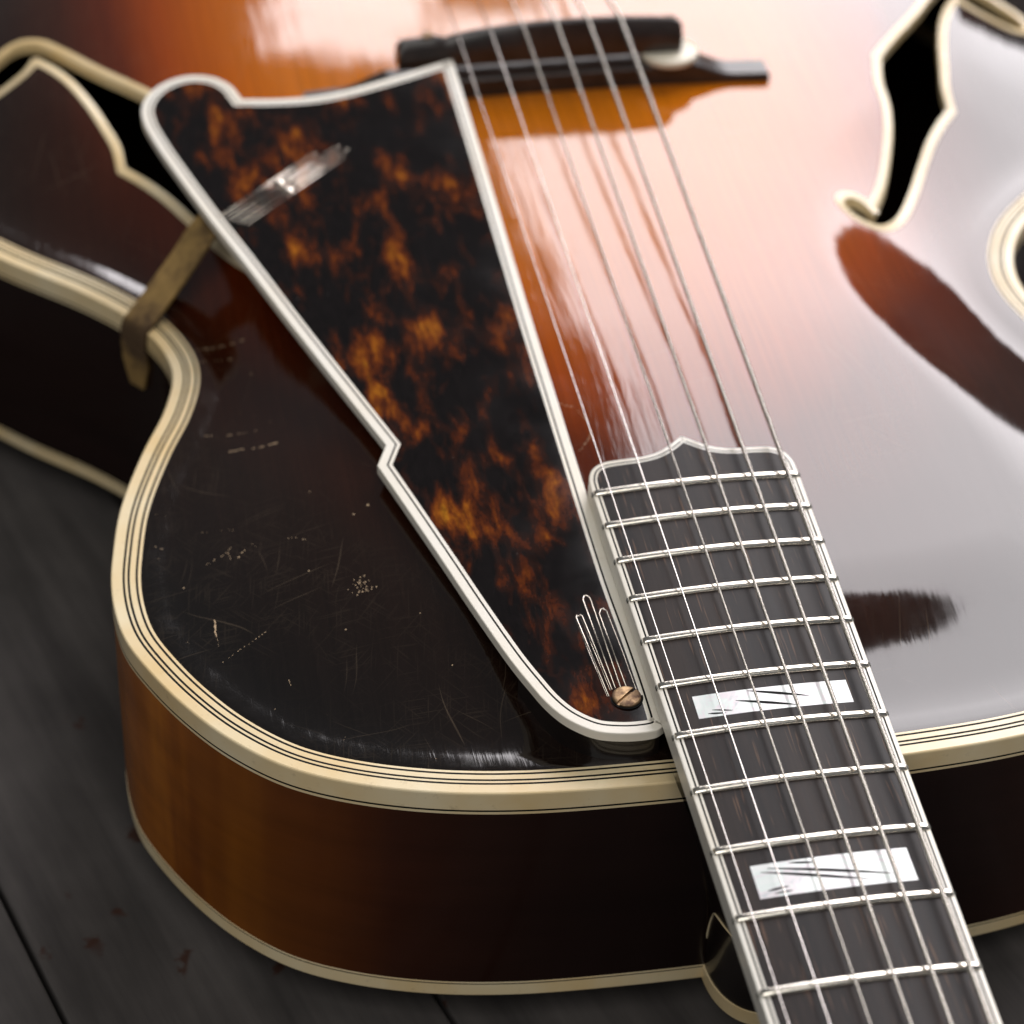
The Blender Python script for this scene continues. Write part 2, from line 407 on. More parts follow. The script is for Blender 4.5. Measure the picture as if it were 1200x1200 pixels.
M['plank'] = make_plank()
M['gap'] = mat_simple('dark_underfloor', (0.006, 0.005, 0.005), 0.9)
M['strap'].node_tree.nodes['Principled BSDF'].inputs['Metallic'].default_value = 0.35
M['cell'] = mat_simple('cream_thumb_wheel', (0.78, 0.72, 0.58), 0.35)

guitar = None; floor = None
# ------------------------------------------------------------------ mesh helpers
def link_mesh(name, verts, faces, mats, parent=None, smooth=False, fmat=None):
    me = bpy.data.meshes.new(name)
    V_ = np.asarray(verts, float) * S
    me.from_pydata(V_.tolist(), [], [list(map(int, f)) for f in faces])
    for mm in (mats if isinstance(mats, (list, tuple)) else [mats]): me.materials.append(mm)
    if fmat is not None: me.polygons.foreach_set('material_index', np.asarray(fmat, dtype=np.int32))
    if smooth: me.polygons.foreach_set('use_smooth', np.ones(len(me.polygons), bool))
    me.update()
    o = bpy.data.objects.new(name, me); col.objects.link(o)
    if parent is not None:
        o.parent = parent
        if parent is guitar: o.location = -guitar.location
        elif parent is floor: o.location = (0, 0, 0)
    return o
def recalc(o):
    bm = bmesh.new(); bm.from_mesh(o.data); bmesh.ops.recalc_face_normals(bm, faces=bm.faces); bm.to_mesh(o.data); bm.free(); return o
def bevel(o, w, seg=2, ang=30):
    md = o.modifiers.new('bevel', 'BEVEL'); md.width = w*S; md.segments = seg; md.limit_method = 'ANGLE'; md.angle_limit = math.radians(ang)
    md.harden_normals = False
    return o
def smooth_by_angle(o, deg=35):
    me = o.data
    me.polygons.foreach_set('use_smooth', np.ones(len(me.polygons), bool))
    bm = bmesh.new(); bm.from_mesh(me)
    for e in bm.edges:
        if len(e.link_faces) == 2 and e.calc_face_angle(0) > math.radians(deg): e.smooth = False
    bm.to_mesh(me); bm.free(); return o
def strip(rows, closed=True):
    """rows: list of (n,3) arrays; returns verts, faces joining consecutive rows"""
    n = len(rows[0]); V_ = np.vstack(rows); F = []
    for r_ in range(len(rows)-1):
        for i in range(n if closed else n-1):
            j = (i+1) % n
            F.append((r_*n+i, r_*n+j, (r_+1)*n+j, (r_+1)*n+i))
    return V_, F
def c3(P, z):
    return np.c_[P, np.full(len(P), z) if np.isscalar(z) else z]
def prism(P, z0, z1):
    P = ccw(np.array(P, float)); n = len(P)
    V_ = np.vstack([c3(P, z0), c3(P, z1)])
    F = [tuple(range(n-1, -1, -1)), tuple(range(n, 2*n))] + [(i, (i+1) % n, n+(i+1) % n, n+i) for i in range(n)]
    return V_, F
def box(x0, x1, y0, y1, z0, z1): return prism([(x0,y0),(x1,y0),(x1,y1),(x0,y1)], z0, z1)
def tube(path, rad, n=10, cap=True):
    path = np.array(path, float); V_, F = [], []
    up = np.array([0, 0, 1.0])
    for i, p in enumerate(path):
        t = path[min(i+1, len(path)-1)] - path[max(i-1, 0)]; t /= np.linalg.norm(t)
        a = np.cross(t, up)
        if np.linalg.norm(a) < 1e-3: a = np.cross(t, [1, 0, 0])
        a /= np.linalg.norm(a); b = np.cross(a, t)
        rr = rad[i] if hasattr(rad, '__len__') else rad
        for k in range(n):
            q = 2*math.pi*k/n
            V_.append(p + rr*(math.cos(q)*a + math.sin(q)*b))
    for i in range(len(path)-1):
        for k in range(n):
            F.append((i*n+k, i*n+(k+1) % n, (i+1)*n+(k+1) % n, (i+1)*n+k))
    if cap:
        F.append(tuple(range(n-1, -1, -1))); F.append(tuple((len(path)-1)*n+k for k in range(n)))
    return np.array(V_), F
def merge(parts):
    V_, F = [], []; o = 0
    for v, f in parts:
        V_.append(np.asarray(v, float)); F += [tuple(i+o for i in q) for q in f]; o += len(v)
    return np.vstack(V_), F
def tri_fill(P2, zf):
    """fill a simple polygon with triangles; zf(x, y) gives height"""
    from mathutils.geometry import tessellate_polygon
    tri = tessellate_polygon([[Vector((x, y, 0)) for x, y in P2]])
    V_ = np.array([(x, y, zf(x, y)) for x, y in P2])
    return V_, [tuple(t) for t in tri]
def transform_NB(V_):
    V_ = np.asarray(V_, float)
    return np.array([N2B(*v) for v in V_])

# ------------------------------------------------------------------ floor boards under the guitar
ZF = -83.0
floor = bpy.data.objects.new('floor', None); col.objects.link(floor)
floor['label'] = 'dark weathered grey floorboards with rusty brown specks under the guitar'; floor['kind'] = 'structure'
P1 = np.array([-178.2, 43.8]); P2 = np.array([-76.6, 11.0])
dv = np.array([-13.8, 46.6]); dv /= np.linalg.norm(dv); nv = np.array([dv[1], -dv[0]])
pw = (P2-P1) @ nv
ang = math.atan2(-dv[0], dv[1])
v, f = box(-2600, 2600, -1600, 2600, ZF-24, ZF-20)
o = link_mesh('underfloor', v, f, M['gap'], floor)
for i in range(-16, 20):
    g = 1.3
    L0 = -1500 + random.uniform(-80, 0)
    hl = 2000; cy = 500 + random.uniform(-90, 90)
    v, f = box(g/2, pw-g/2, -hl, hl, -18, 0)
    pl = link_mesh('plank', v, f, M['plank'], floor)
    base = P1 + nv*pw*i + dv*cy
    pl.location = (base[0]*S, base[1]*S, (ZF + random.uniform(-0.5, 0.3))*S)
    pl.rotation_euler = (0, 0, ang)
    bevel(pl, 0.9, 2)

# ------------------------------------------------------------------ the guitar
guitar = bpy.data.objects.new('archtop_guitar', None); col.objects.link(guitar)
guitar.location = (0, 0.26, ZF*S)
guitar['label'] = 'worn sunburst archtop guitar lying on its back with tortoiseshell pickguard and cream binding'
guitar['category'] = 'guitar'
DEP = 71.0
BW = 7.5        # width of the top binding

def mirror(P): return [(-x, y) for x, y in P]
FH = segs([(115.3,299.5),(111.3,284),(109.8,270.4),(106.6,256.9),(97.4,233),(89,218)],
          [(89,218),(87.8,221),(84.5,222.8),(81,221.6),(79.8,218.6),(81.5,215.4),(85,213.4),(89.5,213.4),(94,216.5),(98.6,222),(105.6,233.8),(113,248),(118.9,258.7),(124.5,267),(130.5,274.5)],
          [(130.5,274.5),(131.3,284),(133.9,294.2),(138,309),(143.5,324),(149,334),(154.4,341)],
          [(154.4,341),(158,335),(165.8,329.5),(172,327.5),(176.5,330),(176,336),(171,342),(165.5,347),(159,350.5),(153,348.5),(147,341.5),(136,326),(124,311),(115.3,299.5)])
FHR = ccw(FH); FHL = ccw(np.c_[-FH[:, 0], FH[:, 1]])

# soundboard: rings from the inner edge of the binding to the spine
def soundboard():
    IN = offset(OUT, BW)
    for _ in range(2): IN = (np.roll(IN, 1, 0) + 2*IN + np.roll(IN, -1, 0))/4
    sp = np.c_[np.zeros(NO), np.clip(OUT[:, 1], 150, 330)]
    t = np.r_[np.linspace(0, 0.08, 14)[:-1], np.linspace(0.08, 1, 110)]
    rows = []
    for q in t:
        P = IN + (sp-IN)*q
        z = ztop(P[:, 0], P[:, 1])
        if q == 0: z = z*0 - 0.15
        rows.append(c3(P, z))
    V_, F = strip(rows)
    F = np.array(F)
    ctr = V_[F].mean(1)
    near = (np.abs(ctr[:, 0]) > 60) & (ctr[:, 1] > 195) & (ctr[:, 1] < 370)
    kill = np.zeros(len(F), bool)
    idx = np.where(near)[0]
    for poly in (FHR, FHL):
        big = offset(poly, -1.5)
        kill[idx] |= inside(big, ctr[idx, 0], ctr[idx, 1])
    F = F[~kill]
    o = link_mesh('soundboard', V_, F, M['top'], guitar, smooth=True)
    at = o.data.attributes.new('rim_distance', 'FLOAT', 'POINT'); at.data.foreach_set('value', dist_out(V_[:, 0], V_[:, 1]).astype(np.float32))
    bm = bmesh.new(); bm.from_mesh(o.data)
    bmesh.ops.remove_doubles(bm, verts=bm.verts, dist=2e-5)
    bmesh.ops.recalc_face_normals(bm, faces=bm.faces)
    if sum(fc.normal.z for fc in bm.faces) < 0: bmesh.ops.reverse_faces(bm, faces=bm.faces)
    bm.to_mesh(o.data); bm.free()
    o.data.polygons.foreach_set('use_smooth', np.ones(len(o.data.polygons), bool))
    o['label'] = 'glossy arched sunburst top, black at the edge to orange in the middle, scratched'
    return o
top = soundboard()

def f_binding(poly):
    rows = []
    for d, dz in ((0.15, -3.2), (0.0, 0.05), (-0.25, 0.22), (-2.7, 0.22), (-2.95, -0.25)):
        P = offset(poly, d)
        rows.append(c3(P, ztop(P[:, 0], P[:, 1]) + dz))
    v_, f_ = strip(rows)
    o = link_mesh('sound_hole_binding', v_, f_, M['cream'], top); recalc(o); smooth_by_angle(o, 40); return o
for poly in (FHL, FHR):
    f_binding(poly)

# binding round the top: cream with black purfling lines, then down the side
def ring_profile(name, prof, mats, fm, parent, outl=OUT):
    rows = [c3(offset(outl, d), z) for d, z in prof]
    V_, F = strip(rows); n = len(outl)
    fmat = np.repeat(fm, n)
    o = link_mesh(name, V_, F, mats, parent, smooth=False, fmat=fmat); recalc(o); smooth_by_angle(o, 14); return o
ring_profile('top_binding',
    [(7.62,-0.5),(7.60,0.02),(6.88,0.05),(6.88,0.02),(6.26,0.02),(6.26,0.05),(4.82,0.05),(4.82,0.02),(4.20,0.02),(4.20,0.05),(3.58,0.05),(3.58,0.02),(2.96,0.02),(2.96,0.05),(0.42,0.05),(0.12,-0.10),(-0.03,-0.42),(-0.05,-5.4),(-0.03,-5.4),(-0.03,-5.98),(-0.05,-5.98),(-0.05,-6.75),(0.2,-6.8)],
    [M['cream'], M['black']], [0,0,0,1,0,0,0,1,0,0,0,1,0,0,0,0,0,0,1,0,0,0], guitar)
# rim
sides = ring_profile('rim', [(0.05,-6.7),(0.0,-20),(0.0,-60),(0.05,-DEP+5.1)], [M['side']], [0,0,0], guitar)
sides['label'] = 'curved maple side, black towards the neck and amber at the round of the upper bout'
ring_profile('back_binding', [(0.2,-DEP+5.2),(-0.05,-DEP+5.15),(-0.05,-DEP+4.75),(-0.02,-DEP+4.75),(-0.02,-DEP+4.35),(-0.05,-DEP+4.35),(-0.05,-DEP+0.6),(0.3,-DEP+0.1),(1.0,-DEP),(4.0,-DEP)],
    [M['cream'], M['black']], [0,0,0,1,0,0,0,0,0], guitar)
# arched back and dark interior
def shell(name, z0, amp, mat_, inset):
    IN = offset(OUT, inset); sp = np.c_[np.zeros(NO), np.clip(OUT[:, 1], 150, 330)]
    rows = []
    for q in np.linspace(0, 1, 26):
        P = IN + (sp-IN)*q
        rows.append(c3(P, z0 + amp*np.sin(q*math.pi/2)**1.3))
    V_, F = strip(rows)
    return recalc(link_mesh(name, V_[:], F, mat_, guitar, smooth=True))
shell('back', -DEP+0.02, -10.5, M['side'], 3.9)

# ------------------------------------------------------------------ neck, heel, fingerboard
SC = 647.7
def yfret(n): return 288.5 - SC*2**(-n/12)
def hw(y): return 25.95 + 0.0149*y
YE = -215.0                                   # where the modelled neck stops, well outside the frame
RAD = 305.0
def crown(x): return -(x*x)/(2*RAD)
# outline of the fingerboard in its own plane: ornate end by the pickguard
endL = [(-hw(86), 86), (-hw(89)+0.3, 90.3), (-25.3, 93.9), (-22.3, 95.6), (-17.5, 95.9), (-12.5, 95.9), (-8.2, 96.7), (-4.6, 98.6), (-2.0, 100.6), (0, 102.2)]
endP = cr(endL[:-1] + [endL[-1]], 5)
right = np.c_[-endP[::-1, 0], endP[::-1, 1]]
sideL = np.array([(-hw(y), y) for y in np.linspace(YE, 80, 60)])
FB = np.vstack([sideL, endP, right[1:], np.c_[-sideL[::-1, 0], sideL[::-1, 1]]])
FB = ccw(FB)
def fb_ring(d, dz):
    P = offset(FB, d); 
    return P, np.array([N2B(x, y, crown(x)+dz) for x, y in P])
fingerboard = None
def build_fingerboard():
    # playing surface: strips across the width so that it follows the radius
    P = offset(FB, 2.0)
    ys = np.r_[np.linspace(YE+2, 84, 90), np.linspace(84, 100, 40)[1:]]
    rows = []
    L = P[P[:, 0] < 0]; o_ = np.argsort(L[:, 1]); L = L[o_]
    nx = 25
    for y in ys:
        w = -np.interp(y, L[:, 1], L[:, 0])
        if y > 97.6: w = max(0.05, np.interp(y, [97.6, 100.0], [3.8, 0.05]))
        xs = np.linspace(-w, w, nx)
        rows.append(np.array([N2B(x, y, crown(x)) for x in xs]))
    V_, F = strip(rows, closed=False)
    o = link_mesh('fingerboard', V_, F, M['ebony'], guitar, smooth=True); recalc(o)
    o['label'] = 'dark ebony fingerboard with bound edges and a pointed end'
    return o
fingerboard = build_fingerboard()
fbprof = [(2.15,-0.35),(2.1,0.03),(1.58,0.03),(1.58,-0.02),(1.14,-0.02),(1.14,0.03),(0.3,0.03),(0.08,-0.08),(0,-0.3),(0,-5.6),(0.3,-5.9),(3.0,-5.9)]
rows = []
for d, dz in fbprof: rows.append(fb_ring(d, dz)[1])
V_, F = strip(rows); nfb = len(FB)
o = link_mesh('fingerboard_binding', V_, F, [M['ivory'], M['black']], fingerboard, fmat=np.repeat([0,0,0,1,0,0,0,0,0,0,0], nfb)); recalc(o); smooth_by_angle(o, 12)
# black core below the board
P = offset(FB, 0.9)
rows = [np.array([N2B(x, y, -5.7) for x, y in P]), np.array([N2B(x*0.97, y-0.6, -8.6) for x, y in P])]
V_, F = strip(rows); F.append(tuple(range(nfb, 2*nfb)))
recalc(link_mesh('fingerboard_underside', V_, F, M['darkwood'], fingerboard))

# frets
def make_fret(n, bend=0.0):
    y = yfret(n); w = hw(y) - 0.35
    xs = np.r_[[-w, -w+0.25, -w+0.8], np.linspace(-w+1.8, w-1.8, 25), [w-0.8, w-0.25, w]]
    prof_ = [(-1.15, -0.05), (-1.13, 0.22), (-0.95, 0.55), (-0.62, 0.80), (-0.30, 0.88), (0.30, 0.88), (0.62, 0.80), (0.95, 0.55), (1.13, 0.22), (1.15, -0.05)]
    rows = []
    for x in xs:
        e = min(1.0, (w-abs(x))/1.3); e = max(e, 0.0); hh = 0.12 + 0.88*math.sqrt(1-(1-e)**2)
        rows.append(np.array([N2B(x + 0.0, y + a*(0.75+0.25*hh), crown(x) + 0.03 + b*hh) for a, b in prof_]))
    V_, F = strip(rows, closed=False); k = len(prof_); m_ = len(V_)
    F += [tuple(range(k)), tuple(range(m_-1, m_-k-1, -1))]
    o = link_mesh('fret', V_, F, M['nickel'], fingerboard, smooth=True); recalc(o); smooth_by_angle(o, 33)
    # darkened grime where the tang shows in the binding
    for s_ in (-1, 1):
        v_, f_ = box(s_*hw(y)-0.22, s_*hw(y)+0.16, y-0.55, y+0.55, -1.9, -1.0)
        recalc(link_mesh('fret_tang', transform_NB(v_), f_, M['nib'], fingerboard))
for n in range(20, 6, -1): make_fret(n)

# pearl blocks with engraved slashes
def inlay(y0, y1, w, slashes):
    ym = (y0+y1)/2
    xs = np.linspace(-w, w, 13)
    rows = [np.array([N2B(x, y, crown(x)+0.035) for x in xs]) for y in (y0, (y0+y1)/2, y1)]
    V_, F = strip(rows, closed=False)
    o = link_mesh('inlay', V_, F, M['pearl'], fingerboard, smooth=True); recalc(o)
    for (xa, ya, xb, yb_, th) in slashes:
        t = np.linspace(0, 1, 9); V2 = []; F2 = []
        for q in t:
            x = xa+(xb-xa)*q; y = ya+(yb_-ya)*q; h = 1.7*th*math.sin(math.pi*min(max(q, .02), .98))**0.7 + 0.02
            for s_ in (-1, 1): V2.append(N2B(x, y + s_*h/2, crown(x)+0.06))
        F2 = [(2*i, 2*i+1, 2*i+3, 2*i+2) for i in range(8)]
        recalc(link_mesh('engraved_line', V2, F2, M['black'], fingerboard))
inlay(-50.3, -40.9, 18.1, [(-14.5, -42.2, 13.2, -47.9, 0.5), (-16.3, -43.0, 7.6, -48.9, 0.5), (-16.0, -48.4, -11.0, -47.9, 0.35), (-9.5, -41.5, -3.5, -42.3, 0.35), (-14.6, -49.4, -10.5, -49.2, 0.3)])
inlay(4.2, 11.4, 18.8, [(-5.6, 10.9, 8.6, 7.3, 0.5), (-9.0, 8.3, 5.2, 4.8, 0.5), (-16.4, 5.4, -12.2, 4.9, 0.3), (-15.2, 6.4, -10.4, 5.4, 0.25)])

# neck shaft and heel
def neck():
    rows = []
    for y in np.linspace(YE, 2, 30):
        w = hw(y) - 0.5; t = 15.5
        row = []
        for k in range(25):
            a = math.pi*k/24
            row.append(N2B(-w*math.cos(a), y, -5.8 - t*abs(math.sin(a))**0.8))
        rows.append(np.array(row))
    V_, F = strip(rows, closed=False); F.append(tuple(range(25)))
    o = link_mesh('neck', V_, F, M['darkwood'], guitar, smooth=True); recalc(o)
    o['label'] = 'dark neck shaft and heel meeting the body'
    # heel : rings from the neck down to the button
    ZC = -DEP + 4.6
    def heel_pt(a, z, grow=0.0):
        q = (6 - z)/(6 - ZC)
        w = 12.3 + 13.7*max(0.0, 1-q/0.72)**1.3 + grow
        ln = 19.3 + 48*max(0.0, 1-q)**2.3 + grow
        return (-w*math.cos(a), 1.0 - ln*max(0.0, math.sin(a))**0.85, z)
    A_ = np.linspace(0.0, math.pi, 34)
    rows = [np.array([heel_pt(a, z) for a in A_]) for z in np.linspace(6, ZC, 26)]
    V_, F = strip(rows, closed=False)
    h = link_mesh('heel', V_, F, M['darkwood'], o, smooth=True); recalc(h)
    # thin inlaid line that marks off the lower heel
    aa = np.r_[np.linspace(0.0, 0.5, 22), np.linspace(0.6, math.pi-0.6, 12), np.linspace(math.pi-0.5, math.pi, 22)]
    pth = [heel_pt(a, -41.0 - 26.0*math.exp(-a/0.075) - 26.0*math.exp(-(math.pi-a)/0.075), 0.05) for a in aa]
    v_, f_ = tube(pth, [0.30 + 0.05*math.exp(-min(a, math.pi-a)/0.06) for a in aa], 8)
    link_mesh('heel_line', v_, f_, M['cream'], o, smooth=True)
    cap = [np.array([heel_pt(a, ZC, g_) for a in A_]) for g_ in (0.0, 0.35, 0.35, 0.0)]
    for c_, z in zip(cap, (ZC+0.2, ZC+0.1, -DEP+0.3, -DEP)): c_[:, 2] = z
    V_, F = strip(cap, closed=False); F.append(tuple(range(3*34, 4*34)))
    recalc(link_mesh('heel_cap', V_, F, M['cream'], o))
neck()

# ------------------------------------------------------------------ strings
SAD_Y = 291.7
gauges = [0.31, 0.41, 0.64, 0.90, 1.12, 1.36]
bx = [-26.1, -15.8, -5.5, 4.9, 15.0, 25.2]; nx_ = [-17.9, -10.8, -3.7, 3.4, 10.6, 17.7]
sadz = [2.6, 3.2, 3.6, 3.9, 4.0, 3.9]
for i in range(6):
    a = np.array(N2B(bx[i], SAD_Y, sadz[i])); b_ = np.array(N2B(nx_[i], SAD_Y-SC, 1.2))
    far = np.array([bx[i]*0.9, 428.0, 27.0])
    t_end = (SAD_Y - YE)/SC
    p_end = a + (b_-a)*t_end
    path = [p_end + (a-p_end)*q for q in np.linspace(0, 1, 24)] + [a + (far-a)*q for q in (0.02, 0.3, 1.0)]
    v_, f_ = tube(path, gauges[i]/2, 10)
    s_ = link_mesh('string', v_, f_, M['steel'] if i < 2 else M['wound'], guitar, smooth=True)

# ------------------------------------------------------------------ bridge
def bridge():
    # base: arched foot that follows the top
    xs = np.linspace(-73.5, 73.5, 84); rows = []
    for x in xs:
        ax = abs(x)
        if ax < 45: hgt = 7.4
        elif ax < 62: t = (ax-45)/17; hgt = 7.4 - 4.6*(t*t*(3-2*t))
        else: hgt = 2.8
        dep = 10.5 if ax < 52 else 10.5 - 0.5*min(1, (ax-52)/10)
        y0 = 284.2; y1 = y0+dep
        zb = zt(x, 287); z1 = max(zb, 0) + hgt
        if ax < 46: z1 = 18.3 + 7.6
        rows.append(np.array([(x, y0, zb-0.4), (x, y0+0.25, z1-0.6), (x, y0+0.9, z1), (x, y1-0.9, z1), (x, y1-0.25, z1-0.6), (x, y1, zb-0.4)]))
    V_, F = strip(rows, closed=False); F += [tuple(range(6)), tuple(len(V_)-1-k for k in range(6))]
    b_ = link_mesh('bridge', V_, F, M['rose'], guitar); recalc(b_); smooth_by_angle(b_, 40)
    b_['label'] = 'dark rosewood bridge standing on the top under the strings'
    # saddle: block whose crest is cut in steps and climbs to the middle
    crest = [(-44.6, 35.6), (-43.6, 37.4), (-31.5, 38.0), (-29.8, 36.9), (-28, 37.8), (-20, 39.2), (-8, 40.3), (2, 40.7), (12, 40.8), (24, 40.5), (29, 40.1), (36, 39.6), (43.5, 38.8), (45.2, 37.0)]
    cx = np.linspace(-44.6, 45.2, 60); cz = np.interp(cx, [c[0] for c in crest], [c[1] for c in crest]); rows = []
    for x, z in zip(cx, cz):
        zbm = 28.6
        rows.append(np.array([(x, 288.4, zbm), (x, 288.2, zbm+5), (x, 289.9, z-0.5), (x, 290.5, z), (x, 292.4, z-0.1), (x, 294.5, z-1.4), (x, 296.4, zbm)]))
    V_, F = strip(rows, closed=False); F += [tuple(range(7)), tuple(len(V_)-1-k for k in range(7))]
    # close underside
    for i in range(len(rows)-1): F.append((i*7, (i+1)*7, (i+1)*7+6, i*7+6))
    s_ = link_mesh('saddle', V_, F, M['rose'], b_); recalc(s_); smooth_by_angle(s_, 35)
    for x, wr, wm in ((-35.0, 4.6, M['brass']), (41.6, 9.3, M['cell'])):
        v_, f_ = tube([(x, 292.2, 25.0), (x, 292.2, 38.6)], 1.7, 14)
        p_ = link_mesh('height_post', v_, f_, M['brass'], b_, smooth=False); recalc(p_)
        path = [(x, 291.0, z) for z in (25.9, 26.3, 26.7, 27.7, 28.1, 28.4)]
        v_, f_ = tube(path, [wr-.8, wr-.2, wr, wr, wr-.2, wr-.8], 40)
        w_ = link_mesh('thumb_wheel', v_, f_, wm, b_); recalc(w_); smooth_by_angle(w_, 50)
bridge()

# tailpiece, behind the bridge and just beyond the frame
v_, f_ = prism([(-34, 424), (34, 424), (30, 446), (9, 462), (7, 524), (-7, 524), (-9, 462), (-30, 446)], 24, 27.6)
tp = link_mesh('tailpiece', v_, f_, M['brass'], guitar); bevel(tp, 0.8)

# ------------------------------------------------------------------ pickguard
GP = [[(-25.24,9.37),(-27.33,8.19),(-32.43,7.89),(-37.43,8.58),(-41.33,9.77),(-44.94,12.14),(-48.45,15.69),(-51.57,20.71),(-54.39,27.42),(-57.31,35.2),(-63.06,53.9),(-67.8,70.52),(-73.24,89.28),(-78.77,107.93)],
      [(-78.77,107.93),(-75.4,115.38)],
      [(-75.4,115.38),(-80.62,130.08),(-92.94,165.2),(-103.54,196.74),(-110.73,217.22),(-117.52,238.15),(-122.1,253.33),(-124.7,264.6),(-124.9,271.69),(-122.63,278.39),(-117.38,284.41),(-109.85,287.52),(-102.31,286.06),(-97.15,280.92),(-94.55,273.54)],
      [(-94.55,273.54),(-86.62,272.57),(-80.17,272.18),(-72.73,272.37),(-64.5,273.83),(-45.97,279.95),(-28.25,286.64)],
      [(-28.25,286.64),(-28.1,275.48),(-27.84,235.23),(-27.73,158.36),(-27.41,127.33),(-27.21,103.02),(-26.63,58.23),(-25.76,39.43),(-25.19,23.08),(-25.05,11.84)]]
def guard():
    G = ccw(segs(*GP))
    gz = lambda P: 8.5 + 0.084*P[:, 1]
    prof_ = [(0.6,-2.75),(0.0,-2.6),(0.0,-0.22),(0.10,-0.06),(0.26,0.0),(2.25,0.0),(2.25,-0.05),(2.75,-0.05),(2.75,0.0),(3.65,0.0),(3.66,-0.25)]
    rows = []
    for d, dz in prof_:
        P = offset(G, d); rows.append(c3(P, gz(P)+dz))
    V_, F = strip(rows); n = len(G)
    # plate
    P = offset(G, 3.6)
    V2, F2 = tri_fill(P, lambda x, y: 8.5+0.084*y-0.04)
    P = offset(G, 0.55)
    V3, F3 = tri_fill(P, lambda x, y: 8.5+0.084*y-2.7)
    V4, F4 = merge([(V2, F2), (V3, F3)])
    pl = link_mesh('pickguard', V4, F4, M['tort'], guitar); 
    pl['label'] = 'mottled brown tortoiseshell pickguard with a stepped ivory border'
    bm = bmesh.new(); bm.from_mesh(pl.data)
    for fc in bm.faces:
        up = fc.calc_center_median().z > (8.5+0.084*fc.calc_center_median().y/S-1.4)*S
        if (fc.normal.z > 0) != up: fc.normal_flip()
    bm.to_mesh(pl.data); bm.free()
    bd = link_mesh('pickguard_binding', V_, F, [M['ivory'], M['black']], pl, fmat=np.repeat([0,0,0,0,0,0,1,0,0,0], n)); recalc(bd); smooth_by_angle(bd, 12)
    # block that carries the lower end
    B_ = [p for p in offset(G, 0.9) if p[1] < 34]
    B_ = np.array(B_); ys_ = B_[:, 1]
    B_ = B_[np.argsort(np.arctan2(B_[:, 1]-22, B_[:, 0]+38))]
    V5, F5 = prism(B_, -0.6, 5.0)
    nB = len(B_); V5[nB:, 2] = 8.5+0.084*V5[nB:, 1]-2.72
    bl = link_mesh('pickguard_block', V5, F5, M['darkwood'], pl); recalc(bl); smooth_by_angle(bl, 40)
    # slotted brass screw
    sx_, sy_ = -32.17, 19.33; sz = GZ(19.33)
    v_, f_ = tube([(sx_, sy_, sz-0.3), (sx_, sy_, sz+0.45), (sx_, sy_, sz+0.7), (sx_, sy_, sz+0.8)], [3.5, 3.5, 3.25, 2.7], 36)
    sc_ = link_mesh('screw', v_, f_, M['brass'], pl); recalc(sc_)
    dirv = np.array([3.0, 2.6]); dirv /= np.linalg.norm(dirv)
    cut = bpy.data.meshes.new('slot'); 
    cv, cf = box(-4.2, 4.2, -0.42, 0.42, 0.1, 2.0)
    a_ = math.atan2(dirv[1], dirv[0]); cv = np.array([(x*math.cos(a_)-y*math.sin(a_)+sx_, x*math.sin(a_)+y*math.cos(a_)+sy_, z+sz) for x, y, z in cv])
    cut.from_pydata((cv*S).tolist(), [], cf); co = bpy.data.objects.new('slot', cut); col.objects.link(co)
    md = sc_.modifiers.new('b', 'BOOLEAN'); md.operation = 'DIFFERENCE'; md.object = co; md.solver = 'EXACT'
    co.parent = guitar; co.location = -guitar.location
    bpy.context.view_layer.update()
    dg = bpy.context.evaluated_depsgraph_get(); me = bpy.data.meshes.new_from_object(sc_.evaluated_get(dg)); sc_.modifiers.clear(); sc_.data = me
    bpy.data.objects.remove(co); smooth_by_angle(sc_, 35); bevel(sc_, 0.08, 1)
    # washer well round the screw
    v_, f_ = tube([(sx_, sy_, sz-0.10), (sx_, sy_, sz+0.02)], 4.0, 36)
    recalc(link_mesh('screw_seat', v_, f_, M['black'], pl))
    # hairpin wires let into the shell, lower end
    def pin(pts, rad=0.16, dz=0.03):
        P3 = [(x, y, GZ(y)+dz) for x, y in pts]
        v_, f_ = tube(P3, rad, 6)
        link_mesh('pin_wire', v_, f_, M['wire'], pl, smooth=True)
    pin([(-36.28,20.22),(-38.77,46.92),(-38.47,47.7),(-38.07,47.21),(-37.68,47.8),(-37.18,47.31),(-35.08,22.29)])
    pin([(-34.19,22.59),(-35.9,52.82),(-35.3,54.0),(-34.7,54.1),(-34.0,53.02),(-32.89,22.59)])
    pin([(-31.49,22.29),(-32.88,47.51),(-32.19,48.88),(-31.59,49.18),(-30.89,47.9),(-29.93,33.52),(-29.38,21.11),(-29.17,18.64),(-29.67,18.35)])
    pin([(-36.68,20.32),(-39.07,45.93)], 0.08); pin([(-35.58,22.09),(-37.67,46.52)], 0.08)
    # upper mounting pins: a bundle of parallel rods with two bright heads
    A0 = np.array([-104.97, 213.81]); A1 = np.array([-70.17, 244.28]); dd = (A1-A0)/np.linalg.norm(A1-A0); nn = np.array([-dd[1], dd[0]])
    LEN = np.linalg.norm(A1-A0)
    v_, f_ = [], []
    for k, (off, l0, l1) in enumerate([(-4.2, 0.0, LEN-1.0), (-2.6, -0.6, LEN+2.0), (-1.4, -1.0, LEN+2.0), (0.3, -1.6, LEN+1.2), (1.5, -2.0, LEN+1.2), (3.2, -2.4, LEN-6.0), (4.3, -2.8, LEN-6.0)]):
        a = A0 + dd*(l0+2.4) + nn*off; b2 = A0 + dd*l1 + nn*off
        pin([tuple(a), tuple((a+b2)/2), tuple(b2)], 0.17, 0.0)
